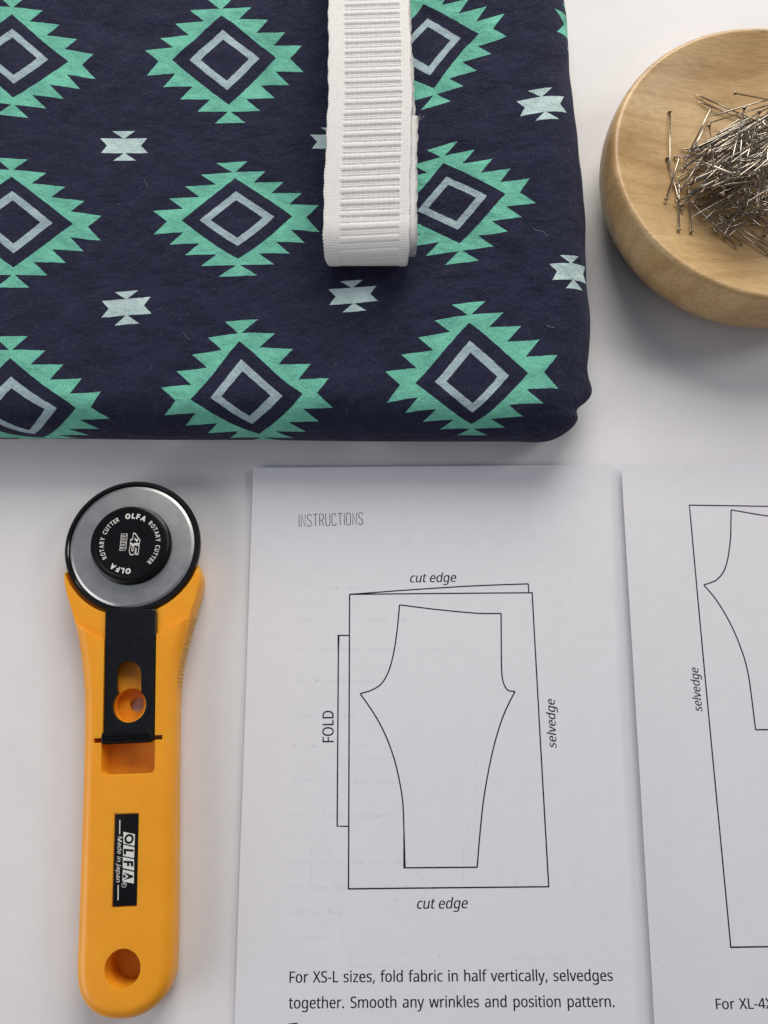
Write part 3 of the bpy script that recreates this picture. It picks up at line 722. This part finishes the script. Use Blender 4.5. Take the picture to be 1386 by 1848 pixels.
HC = U(239, 985.5, 10.2)[:2]                  # head centre
cut_root = empty('rotary_cutter', (HC[0], HC[1], 0))
tag(cut_root, 'yellow handled rotary cutter with round steel blade and black guard', 'rotary cutter')
def build_handle():
    Lf = [(158, 985), (134, 1012), (121, 1040), (124, 1070), (134, 1105), (146, 1150), (153, 1195), (157, 1240), (158, 1300), (156, 1400), (151, 1560), (147, 1680), (145, 1745), (149, 1782), (163, 1810), (187, 1828), (220, 1834)]
    Rt = [(254, 1829), (284, 1812), (305, 1788), (316, 1752), (319, 1680), (320, 1560), (321, 1400), (322, 1300), (324, 1240), (329, 1198), (339, 1155), (351, 1112), (362, 1075), (366, 1042), (350, 1010), (318, 985)]
    top = [(300, 940), (238, 915), (178, 940)]
    zs = 7.0
    pts = smooth_curve(poly_px(Lf+Rt+top+[Lf[0]], zs), 5)[:-1]
    h = rounded_slab('handle', pts, 0.3, ZH, 4.2, M_yellow, 8, 3.4)
    C = []
    # lower ledge round the head, ending in the chevron
    ch = poly_px([(60, 880), (420, 880), (420, 1090), (344, 1112), (331, 1118), (300, 1136), (281, 1145), (188, 1153), (170, 1146), (147, 1132), (130, 1120), (60, 1090)], ZH)
    C.append(prism('c', ch, 11.3, 20))
    C.append(prism('c', circle_pts(HC, 25.6, 96), 8.0, 20))
    # channel for the guard strap
    C.append(prism('c', poly_px([(189, 1080), (283, 1080), (279.5, 1334), (184.5, 1338)], ZH), 10.4, 20))
    # pocket and screw well seen through the keyhole
    C.append(prism('c', poly_px([(200, 1170), (262, 1170), (262, 1262), (200, 1262)], 8), 7.0, 12))
    wc = U(234, 1272, 9)[:2]
    C.append(prism('c', circle_pts(wc, 5.75, 48), 3.2, 12))
    C.append(prism('c', circle_pts(U(247, 1271, 3.2)[:2], 2.5, 32), -2, 5))
    # window below the strap, cross slot, hanging hole, label recess
    C.append(prism('c', rrect(poly_px([(183, 1330), (280, 1326), (279, 1395), (182, 1399)], ZH), [0.01, 0.01, 2.0, 2.0]), 4.6, 20))  # stops at an added yellow floor that stands in for orange bounce light
    C.append(prism('c', poly_px([(169, 1332.5), (293, 1326), (293, 1334.5), (169, 1341)], ZH), -2, 20))
    C.append(prism('c', circle_pts(U(221, 1748, ZH)[:2], 5.75, 64), 0.9, 20))  # closed by an added yellow floor, standing in for the orange-lit table below
    C.append(prism('c', poly_px([(206, 1468), (251, 1466.5), (247.5, 1636), (201.5, 1638.5)], ZH), 12.55, 20))
    boolean(h, C)
    # grip ridges on the flanks
    bm = bmesh.new(); bm.from_mesh(h.data)
    def ridge(p, ang):
        mtx = [(-0.26, -0.30, 0), (0.26, -0.30, 0), (0.26, 0.30, 0), (-0.26, 0.30, 0)]
        ca, sa = math.cos(ang), math.sin(ang); vs = []
        for z, k in ((2.8, 0.5), (4.2, 1.0), (8.6, 1.0), (10.0, 0.4)):
            for a, b, _ in mtx:
                a, b = b*k, a*k*1.2
                vs.append(bm.verts.new(((p[0]+a*ca-b*sa)*MM, (p[1]+a*sa+b*ca)*MM, z*MM)))
        for i in range(3):
            for k in range(4): bm.faces.new((vs[i*4+k], vs[i*4+(k+1) % 4], vs[i*4+4+(k+1) % 4], vs[i*4+4+k]))
        bm.faces.new(vs[12:16])
    Rr_ = smooth_curve(poly_px([(351, 1112), (339, 1155), (329, 1198), (324, 1240)], 7), 8)
    Ll_ = smooth_curve(poly_px([(146, 1150), (153, 1195), (157, 1240)], 7), 8)
    for line in (Rr_, Ll_):
        seg = [np.linalg.norm(b-a) for a, b in zip(line[:-1], line[1:])]; tot = sum(seg); n = int(tot/1.3)
        for k in range(n):
            s = (k+0.5)*tot/n; i = 0
            while s > seg[i]: s -= seg[i]; i += 1
            p = line[i]+(line[i+1]-line[i])*s/seg[i]; d = line[i+1]-line[i]
            ridge(p, math.atan2(d[1], d[0])-math.pi/2)
    bmesh.ops.recalc_face_normals(bm, faces=bm.faces)
    bm.to_mesh(h.data); bm.free()
    return h
def child(o, parent, org):
    """move an object's origin to org (mm) and parent it"""
    off = Vector(org)*MM-o.location
    for v in o.data.vertices: v.co -= off
    o.location = Vector(org)*MM-Vector(parent.matrix_world.translation if False else P_LOC[parent.name])
    o.parent = parent; P_LOC[o.name] = Vector(org)*MM
    return o
P_LOC = {cut_root.name: Vector(cut_root.location)}
hd = build_handle(); child(hd, cut_root, (HC[0], HC[1]-60, 0))

def build_guard():
    g_ = rounded_slab('blade_guard', circle_pts(HC, 24.7, 128), 8.1, 10.0, 0.7, M_gloss, 4)
    # raised outer lip
    V, F = [], []; n = 128; prof = [(22.95, 9.9), (23.0, 10.5), (23.3, 10.75), (24.2, 10.6), (24.65, 10.0), (24.65, 9.0)]
    for r, z in prof: V += [(HC[0]+r*math.cos(2*math.pi*k/n), HC[1]+r*math.sin(2*math.pi*k/n), z) for k in range(n)]
    for i in range(len(prof)-1):
        for k in range(n): F.append((i*n+k, i*n+(k+1) % n, (i+1)*n+(k+1) % n, (i+1)*n+k))
    lip = mesh_obj('lip', V, F, M_gloss)
    st = rounded_slab('strap', rrect(poly_px([(189.8, 1099), (281.3, 1099), (278, 1330), (186.5, 1333)], 12.3), 1.2, 3), 10.5, 12.3, 0.35, M_gloss, 3)
    key = poly_px([(211, 1215), (213, 1203), (220, 1195), (232, 1192.5), (245, 1196), (252, 1204), (254.5, 1214), (255, 1248)], 12.3)
    kc = U(233.5, 1273, 12.3)[:2]; rr = 5.75
    a0 = math.atan2(key[-1][1]-kc[1], key[-1][0]-kc[0]); a1 = math.atan2(U(211, 1250, 12.3)[1]-kc[1], U(211, 1250, 12.3)[0]-kc[0])
    a1 -= 0
    arc = []; aa = a0; end = a1-2*math.pi
    for k in range(29): a = a0+(end-a0)*k/28; arc.append((kc[0]+rr*math.cos(a), kc[1]+rr*math.sin(a)))
    boolean(st, [prism('c', key+arc+[U(211, 1240, 12.3)[:2]], 5, 20)])
    # join ring, lip and strap into one mesh
    bm = bmesh.new()
    for o in (g_, lip, st):
        bm.from_mesh(o.data)
    me = bpy.data.meshes.new('blade_guard'); bm.to_mesh(me); bm.free(); me.materials.append(M_gloss)
    for o in (lip, st): d = o.data; bpy.data.objects.remove(o); bpy.data.meshes.remove(d)
    old = g_.data; g_.data = me; bpy.data.meshes.remove(old)
    me.polygons.foreach_set('use_smooth', [True]*len(me.polygons)); me.set_sharp_from_angle(angle=R(35))
    return g_
gd = build_guard(); child(gd, cut_root, (HC[0], HC[1], 8))
def build_tab():
    o = rounded_slab('slide_tab', rrect(poly_px([(183, 1322), (271, 1317), (279, 1332), (271, 1340), (184, 1344), (180.5, 1333)], 13.2), 0.6, 3), 10.6, 13.1, 0.5, M_black, 3)
    bm = bmesh.new(); bm.from_mesh(o.data)
    for py in (1326.5, 1332, 1337.5):
        a, b = U(185, py+2.2, 13.1), U(270, py-2.2, 13.1); vs = []
        for p in (a, b):
            for dy, dz in ((-0.42, -0.1), (-0.18, 0.34), (0.18, 0.34), (0.42, -0.1)): vs.append(bm.verts.new((p[0]*MM, (p[1]+dy)*MM, (p[2]+dz)*MM)))
        for k in range(3): bm.faces.new((vs[k], vs[k+1], vs[k+5], vs[k+4]))
        bm.faces.new(vs[0:4]); bm.faces.new(vs[4:8])
    bmesh.ops.recalc_face_normals(bm, faces=bm.faces); bm.to_mesh(o.data); bm.free()
    return o
tab = build_tab(); child(tab, gd, (*U(228, 1332, 12)[:2], 11))

def build_blade():
    n = 192; prof = [(0, 9.95), (22.0, 9.95), (22.5, 10.2), (21.6, 10.62), (21.35, 10.66), (0, 10.66)]
    V, F = [], []
    for r, z in prof: V += [(HC[0]+max(r, 0.01)*math.cos(2*math.pi*k/n), HC[1]+max(r, 0.01)*math.sin(2*math.pi*k/n), z) for k in range(n)]
    for i in range(len(prof)-1):
        for k in range(n): F.append((i*n+k, i*n+(k+1) % n, (i+1)*n+(k+1) % n, (i+1)*n+k))
    return mesh_obj('blade', V, F, M_blade, angle=10)
bl = build_blade(); child(bl, cut_root, (HC[0], HC[1], 10.2))
def build_engraving():
    mb = MB(); zf = lambda x, y: 10.675
    for k in range(24):
        a = 2*math.pi*k/24+0.05; r0, r1 = 20.4, (19.0 if k % 2 else 19.6)
        if k in (13, 17, 18): continue
        ribbon(mb, [(HC[0]+r0*math.cos(a), HC[1]+r0*math.sin(a)), (HC[0]+r1*math.cos(a), HC[1]+r1*math.sin(a))], 0.12, zf)
    for s, a in (('3', R(38)), ('2', R(15))):
        p = np.array((HC[0]+19.0*math.cos(a), HC[1]+19.0*math.sin(a))); t = np.array((math.sin(a), -math.cos(a)))
        put_text(mb, s, p-t*0.6, p+t*0.6, 1.6, zf)
    return mesh_obj('blade_engraving', mb.v, mb.f, M_engrave, smooth=False)
child(build_engraving(), bl, (HC[0], HC[1], 10.67))
def build_knob():
    n = 96; c = HC; z0 = 10.66
    prof = [(14.6, z0), (14.6, 11.4), (14.3, 11.9), (13.9, 12.1), (13.9, 14.2), (13.6, 14.8), (13.0, 15.05), (12.4, 15.05), (12.0, 14.85), (11.7, 14.8), (0.01, 14.8)]
    V, F = [], []
    for r, z in prof: V += [(c[0]+r*math.cos(2*math.pi*k/n), c[1]+r*math.sin(2*math.pi*k/n), z) for k in range(n)]
    for i in range(len(prof)-1):
        for k in range(n): F.append((i*n+k, i*n+(k+1) % n, (i+1)*n+(k+1) % n, (i+1)*n+k))
    return mesh_obj('knob', V, F, M_black, angle=30)
kn = build_knob(); child(kn, cut_root, (HC[0], HC[1], 10.7))
ZK = 14.84
KC = U(234.5, 980.5, ZK)[:2]
def build_knob_print():
    mb = MB()
    def around(s, a_mid, span, rad, cap, bold, mb):
        """letters standing on a circle, tops outwards, reading clockwise; angles in degrees from east"""
        adv = []; parts = []
        for ch in s:
            v, f = text_shape(ch, bold=bold) if ch != ' ' else (np.zeros((0, 3)), [])
            wdt = (v[:, 0].max()-v[:, 0].min()) if len(v) else 0.32
            adv.append(wdt+0.13); parts.append((v, f))
        tot = sum(adv); a = a_mid+span/2
        global CAPH
        if CAPH is None: CAPH = text_shape('H')[0][:, 1].max()
        for (v, f), w_ in zip(parts, adv):
            am = R(a-span*w_/tot/2); a -= span*w_/tot
            if not len(v): continue
            xm = (v[:, 0].max()+v[:, 0].min())/2; sx = R(span)*rad*1.02/tot
            er = np.array((math.cos(am), math.sin(am))); et = np.array((math.sin(am), -math.cos(am)))
            out = []
            for q in v:
                p = KC+er*(rad+q[1]*cap/CAPH)+et*(q[0]-xm)*sx; out.append((p[0], p[1], ZK))
            mb.add(out, f)
    def ang(px, py): p = U(px, py, ZK)[:2]-KC; return math.degrees(math.atan2(p[1], p[0]))
    around('OLFA', 82, 47, 9.3, 1.65, 0.055, mb)
    around('ROTARY CUTTER', 2, 98, 9.4, 1.5, 0.022, mb)
    around('OLFA', -106, 47, 9.3, 1.65, 0.055, mb)
    around('ROTARY CUTTER', 166, 98, 9.4, 1.5, 0.022, mb)
    o = mesh_obj('knob_lettering', mb.v, mb.f, M_white, smooth=False)
    mb2 = MB()
    zf = lambda x, y: ZK-0.02
    # "45" and "mm" in outline, reading downwards
    put_text(mb2, '45', U(239, 961.5, ZK), U(233.5, 1002.5, ZK), 2.75, zf, outline=0.028, bold=0.055)
    put_text(mb2, 'mm', U(220, 963, ZK), U(217, 994, ZK), 2.3, zf, outline=0.028, bold=0.05)
    o2 = mesh_obj('size_lettering', mb2.v, mb2.f, M_white, smooth=False)
    return o, o2
for o in build_knob_print(): child(o, kn, (KC[0], KC[1], ZK))

def build_label():
    zl = 12.85
    pl = rounded_slab('label_plate', rrect(poly_px([(207.5, 1470), (250, 1468.3), (246.3, 1634.5), (203, 1636.5)], zl), 0.25, 3), 12.5, zl, 0.12, M_black, 2)
    child(pl, hd, (*U(227, 1552, zl)[:2], 12.5))
    mb = MB(); zf = lambda x, y: zl+0.03
    # four white slanted cells (reading downwards): corners px from the photograph
    cells = [[(222.8, 1501), (243.5, 1505.5), (242.8, 1526.3), (222.7, 1522.5)],
             [(222.5, 1524.5), (242.7, 1529), (242, 1548.5), (222, 1544.5)],
             [(221.8, 1546.5), (241.9, 1550.8), (242, 1571), (221.5, 1566.5)],
             [(221.5, 1569.3), (241.8, 1573.5), (241.5, 1594.5), (221, 1590.5)]]
    for c in cells: mb.add([(*U(x_, y_, zl)[:2], zl+0.03) for x_, y_ in c], [(3, 2, 1, 0)])
    # rules above and below "Made in Japan"
    ribbon(mb, [U(216.3, 1479.5, zl), U(216, 1505.5, zl)], 0.34, zf); ribbon(mb, [U(213.4, 1597, zl), U(213, 1624.5, zl)], 0.34, zf)
    put_text(mb, 'Made in Japan', U(213.2, 1509, zl), U(209.7, 1592.5, zl), 1.35, zf, shear=0.22, bold=0.006)
    put_text(mb, 'R', U(222.5, 1594, zl), U(222.3, 1598, zl), 0.75, zf)
    rc = U(224, 1597, zl)[:2]; ribbon(mb, [(rc[0]+0.75*math.cos(k*0.4488), rc[1]+0.75*math.sin(k*0.4488)) for k in range(15)], 0.12, zf)
    o = mesh_obj('label_lettering', mb.v, mb.f, M_white, smooth=False); child(o, pl, (*U(227, 1552, zl)[:2], zl))
    mb = MB(); zf2 = lambda x, y: zl+0.055
    # O as a ring, L, F, A heavy
    oc = U(233, 1514, zl)[:2]; ro, ri = 1.55, 0.85; n = 40
    vs = []
    for k in range(n):
        a = 2*math.pi*k/n; vs += [(oc[0]+ro*math.cos(a), oc[1]+ro*math.sin(a), zl+0.055), (oc[0]+ri*math.cos(a), oc[1]+ri*math.sin(a), zl+0.055)]
    mb.add(vs, [(2*k, 2*k+1, 2*((k+1) % n)+1, 2*((k+1) % n)) for k in range(n)])
    put_text(mb, 'L', U(224.7, 1531.5, zl), U(224.5, 1542.5, zl), 2.75, zf2, bold=0.05, shear=0.15)
    put_text(mb, 'F', U(224.2, 1553, zl), U(224, 1565, zl), 2.75, zf2, bold=0.05, shear=0.15)
    put_text(mb, 'A', U(223.8, 1573.5, zl), U(223.4, 1589, zl), 2.75, zf2, bold=0.05, shear=0.1)
    o = mesh_obj('logo_lettering', mb.v, mb.f, M_black, smooth=False); child(o, pl, (*U(227, 1552, zl)[:2], zl))
build_label()

# ------------------------------------------------------------------ printed sheets
def sheet(name, parent, corners, zfun, th, mat=M_paper, nu=70, nv=90, org=None):
    """corners: near-left, near-right, far-right, far-left (x, y) in mm"""
    c = [np.array(q, float) for q in corners]; V, F = [], []
    for lay in (0, 1):
        for j in range(nv+1):
            for i in range(nu+1):
                u, v = (i/nu), (j/nv); p = (c[0]*(1-u)+c[1]*u)*(1-v)+(c[3]*(1-u)+c[2]*u)*v
                V.append((p[0], p[1], zfun(p[0], p[1])-lay*th))
    n1 = (nu+1)*(nv+1); I = lambda i, j, l: l*n1+j*(nu+1)+i
    for j in range(nv):
        for i in range(nu):
            F.append((I(i, j, 0), I(i+1, j, 0), I(i+1, j+1, 0), I(i, j+1, 0))); F.append((I(i, j, 1), I(i, j+1, 1), I(i+1, j+1, 1), I(i+1, j, 1)))
    for j in range(nv):
        F.append((I(0, j, 0), I(0, j+1, 0), I(0, j+1, 1), I(0, j, 1))); F.append((I(nu, j, 0), I(nu, j, 1), I(nu, j+1, 1), I(nu, j+1, 0)))
    for i in range(nu):
        F.append((I(i, 0, 0), I(i, 0, 1), I(i+1, 0, 1), I(i+1, 0, 0))); F.append((I(i, nv, 0), I(i+1, nv, 0), I(i+1, nv, 1), I(i, nv, 1)))
    return mesh_obj(name, V, F, mat, parent, angle=40, origin=org if org is not None else (*c[3], 0))
Z1 = 0.9
TL, TR = U(457.5, 846, Z1)[:2], U(1119, 840, Z1)[:2]
BLp = U(424, 1848, Z1)[:2]; dl = (BLp-TL)/np.linalg.norm(BLp-TL)
PH = 216.0
pageR = TR+np.array((1.5, 0)); BLc = TL+dl*PH; BRc = pageR+np.array((dl[0], dl[1]))*PH
def z_left(x, y):
    # paper lies almost flat, its far edge and left edge lifted a little
    e1 = max(0.0, 1-(x-TL[0])/14.0); e2 = max(0.0, 1-(TL[1]-y)/16.0)
    return Z1+0.5*e1*e1+0.7*e2*e2+0.30*math.sin(x*0.036+1)*math.sin(y*0.03+0.6)+0.30
bk = empty('instruction_booklet', (TL[0], TL[1], 0))
tag(bk, 'printed sewing instruction booklet page headed INSTRUCTIONS with whole leggings diagram', 'booklet')
def under(x, y): return z_left(x, y)-0.42
sheet('back_page', bk, [BLc+(-0.3, 0), BRc+(-0.5, 0), pageR+(-0.5, 0.3), TL+(0.55, 0.35)], under, 0.18)
pg = sheet('front_page', bk, [BLc, BRc, pageR, TL], z_left, 0.12)
P_LOC[pg.name] = Vector((TL[0], TL[1], 0))*MM

def sheet_print(fn, name, mat, parent, org):
    mb = MB(); fn(mb); o = mesh_obj(name, mb.v, mb.f, mat, smooth=False); P_LOC.setdefault(parent.name, Vector(org)*MM); return child(o, parent, org)
LW = 0.47
def px_line(mb, pts, zf, zb, closed=False, curve=False, width=LW):
    P = [U(a, b, zb)[:2] for a, b in pts]
    if curve: P = smooth_curve(P, 6)
    ribbon(mb, P, width, zf, closed)
zpl = lambda x, y: z_left(x, y)+0.03
def left_diagram(mb):
    q = lambda pts, c=False: px_line(mb, pts, zpl, Z1, curve=c)
    q([(631, 1073), (960, 1070), (975, 1340), (990, 1600), (629, 1604), (631, 1073)])
    q([(631, 1073), (740, 1065), (850, 1058), (953, 1054)], True); q([(953, 1054), (954, 1069)])
    q([(631, 1147), (611, 1147), (608.5, 1491), (629, 1491)])
    q([(721, 1092), (780, 1099.5), (840, 1105.5), (870, 1107.5), (904, 1107.5)], True); q([(904, 1107.5), (904.5, 1200)])
    q([(904.5, 1200), (906, 1222), (910, 1237), (917, 1246), (929, 1248)], True)
    q([(929, 1248), (913, 1280), (900, 1315), (886, 1368), (873, 1440), (866, 1505), (861, 1565)], True)
    q([(861, 1565), (730, 1566), (729, 1500)]); q([(729, 1500), (727, 1450), (721, 1410), (710, 1365), (693, 1321), (673, 1285), (650, 1252)], True)
    q([(650, 1252), (672, 1245), (690, 1232), (703, 1207), (712, 1170), (717.5, 1130), (721, 1092)], True)
def strokes(mb, s, p0, p1, cap, zf, width):
    """thin condensed capitals drawn with single strokes"""
    S = {'I': [[(0, 0), (0, 1)]], 'N': [[(0, 0), (0, 1), (1, 0), (1, 1)]], 'T': [[(0, 1), (1, 1)], [(.5, 0), (.5, 1)]],
         'S': [[(1, .82), (.85, .96), (.5, 1), (.15, .94), (.03, .76), (.2, .58), (.8, .42), (.97, .24), (.85, .06), (.5, 0), (.15, .04), (0, .18)]],
         'R': [[(0, 0), (0, 1), (.6, 1), (.95, .88), (.95, .62), (.6, .48), (0, .48)], [(.5, .48), (1, 0)]],
         'U': [[(0, 1), (0, .2), (.2, .02), (.5, 0), (.8, .02), (1, .2), (1, 1)]],
         'C': [[(1, .78), (.85, .97), (.5, 1), (.15, .97), (0, .78), (0, .22), (.15, .03), (.5, 0), (.85, .03), (1, .22)]],
         'O': [[(0, .78), (.15, .97), (.5, 1), (.85, .97), (1, .78), (1, .22), (.85, .03), (.5, 0), (.15, .03), (0, .22), (0, .78)]]}
    adv = [0.0 if c == 'I' else 1.0 for c in s]; gap = 0.52; tot = sum(adv)+gap*(len(s)-1); x_ = 0
    p0, p1 = np.array(p0[:2]), np.array(p1[:2]); t = (p1-p0)/tot; up = np.array((-t[1], t[0]))/np.linalg.norm(t)*cap
    for c, a in zip(s, adv):
        for st in S[c]:
            P = [p0+t*(x_+q[0]*1.0)+up*q[1] for q in st]
            ribbon(mb, smooth_curve(P, 3) if c in 'SUCO' else P, width, zf)
        x_ += a+gap
def LT(name, *items):
    def fn(mb):
        for s_, a, b, cap, k in items: put_text(mb, s_, U(*a, Z1), U(*b, Z1), cap, zpl, heavy=0.10, **k)
    sheet_print(fn, name, M_ink, pg, (TL[0], TL[1], 0))
sheet_print(lambda mb: strokes(mb, 'INSTRUCTIONS', U(540, 951, Z1), U(655, 947, Z1), 4.7, zpl, 0.24), 'printed_heading', M_ink, pg, (TL[0], TL[1], 0))
LT('printed_caption', ('cut edge', (740, 1051.5), (823, 1050.5), 3.4, dict(shear=0.2)))
LT('printed_caption', ('cut edge', (752.5, 1640), (844, 1639), 3.3, dict(shear=0.2)))
LT('printed_caption', ('FOLD', (602, 1339.5), (602, 1283), 3.9, {}))
LT('printed_caption', ('selvedge', (1004, 1350), (1000.5, 1262), 3.1, dict(shear=0.2)))
LT('printed_paragraph', ('For XS-L sizes, fold fabric in half vertically, selvedges', (522.5, 1773), (1105, 1769.5), 3.35, dict(word=1.35)),
   ('together. Smooth any wrinkles and position pattern.', (521, 1819.5), (1108, 1816.5), 3.35, dict(word=1.5)), ('T', (520, 1868), (538, 1866), 3.4, {}))
sheet_print(left_diagram, 'printed_diagram', M_ink, pg, (TL[0], TL[1], 0))
def left_ghost(mb):
    zi = [0.004]
    def zg(x, y): return z_left(x, y)+zi[0]
    def px_g(pts, curve=False, width=0.45): zi[0] += 0.00004; px_line(mb, pts, zg, Z1, curve=curve, width=width)
    def gl(pts, c=True, w_=0.45): px_g(pts, c, w_)
    gl([(581, 960), (580, 1000), (572, 1028), (566, 1036)]); gl([(566, 1036), (588, 1080), (604, 1140), (612, 1210)])
    gl([(735, 955), (738, 990), (750, 1015), (770, 1025)]); gl([(1035, 1025), (1015, 1080), (996, 1150)])
    gl([(722, 1250), (722, 1180)]); gl([(585, 1370), (720, 1366)], False); gl([(588, 1370), (586, 1480)], False); gl([(575, 1488), (596, 1545), (610, 1620), (622, 1705)])
    gl([(1070, 1488), (1050, 1545), (1030, 1630)]); gl([(631, 1722), (741, 1722), (741, 1745), (631, 1745), (631, 1722)], False); gl([(915, 1730), (1028, 1731)], False)
    gl([(562, 1605), (562, 1530)], False, 1.0); gl([(836, 1590), (836, 1530)], False, 0.9); gl([(858, 1360), (858, 1470)], False)
    rg = random.Random(4)
    for y, x0, x1 in [(990, 538, 700), (1060, 535, 650), (1118, 535, 720), (1170, 535, 770), (1228, 540, 700), (1290, 540, 640), (1345, 530, 560), (1345, 640, 660), (1407, 530, 555), (1410, 640, 720), (1470, 528, 548), (1472, 590, 700), (1555, 530, 740), (1600, 528, 720), (1645, 528, 600), (1690, 528, 580)]:
        xx = x0
        while xx < x1:                                                # illegible word shapes showing through
            wd = rg.uniform(14, 38); t_ = xx
            while t_ < xx+wd:
                hh = rg.choice((5, 5, 6, 9)); px_g([(t_, y+4), (t_+rg.uniform(-1, 1), y+4-hh)], width=rg.uniform(0.3, 0.7))
                if rg.random() < 0.6: px_g([(t_, y+rg.choice((4, 0, -1))), (t_+4, y+rg.choice((4, 0, -1)))], width=0.35)
                t_ += rg.uniform(3.5, 7)
            xx += wd+rg.uniform(6, 10)
sheet_print(left_ghost, 'show_through', M_ghost, pg, (TL[0], TL[1], 0))

# right-hand sheet, its left edge lifted over the booklet
Z2 = 2.0
A0, A1 = U(1121.5, 839, 4.4)[:2], U(1182, 1848, 5.2)[:2]
da = (A1-A0)/np.linalg.norm(A1-A0); ax_ = np.array((-da[1], da[0]))
if ax_[0] < 0: ax_ = -ax_
NLc = A0+da*PH
def z_right(x, y):
    d = float(np.dot(np.array((x, y))-A0, ax_)); s = float(np.dot(np.array((x, y))-A0, da))
    e1 = max(0.0, 1-d/30.0); e2 = max(0.0, 1-s/14.0)
    return Z2+2.6*e1*e1*min(1, 0.7+s/300)+0.5*e2*e2+0.25*math.sin(x*0.04)*math.sin(y*0.034+1)+0.1
topdir = U(1386, 832, 2)[:2]-A0; topdir = topdir/np.linalg.norm(topdir)
rs = sheet('instruction_sheet', None, [NLc, NLc+topdir*140, A0+topdir*140, A0], z_right, 0.14)
tag(rs, 'printed instruction sheet lying over the booklet edge, cropped leggings outline and XL text', 'sheet')
P_LOC[rs.name] = Vector((A0[0], A0[1], 0))*MM
zpr = lambda x, y: z_right(x, y)+0.03
def right_diagram(mb):
    q = lambda pts, c=False: px_line(mb, pts, zpr, Z2, curve=c)
    q([(1640, 917), (1386, 914), (1243.5, 912), (1280, 1300), (1318, 1709), (1386, 1708), (1640, 1706)])
    q([(1319, 920.5), (1386, 931.5), (1470, 941)], True)
    q([(1319, 920.5), (1318.5, 950), (1318, 972), (1313.6, 1006), (1306.6, 1029.7), (1295, 1045), (1283, 1051.5), (1270, 1055.5)], True)
    q([(1270, 1055.5), (1294, 1084.6), (1319, 1127), (1339, 1174.6), (1350, 1214), (1357, 1262), (1363.7, 1317)], True)
    q([(1363.7, 1317), (1480, 1316)])
def RT(name, s_, a, b, cap, **k):
    sheet_print(lambda mb: put_text(mb, s_, U(*a, Z2), U(*b, Z2), cap, zpr, heavy=0.10, **k), name, M_ink, rs, (A0[0], A0[1], 0))
RT('printed_caption', 'selvedge', (1267.5, 1284), (1260, 1205), 3.0, shear=0.2)
RT('printed_paragraph', 'For XL-4XL', (1291.5, 1820.5), (1407, 1819.5), 3.1, word=1.3)
sheet_print(right_diagram, 'printed_diagram', M_ink, rs, (A0[0], A0[1], 0))
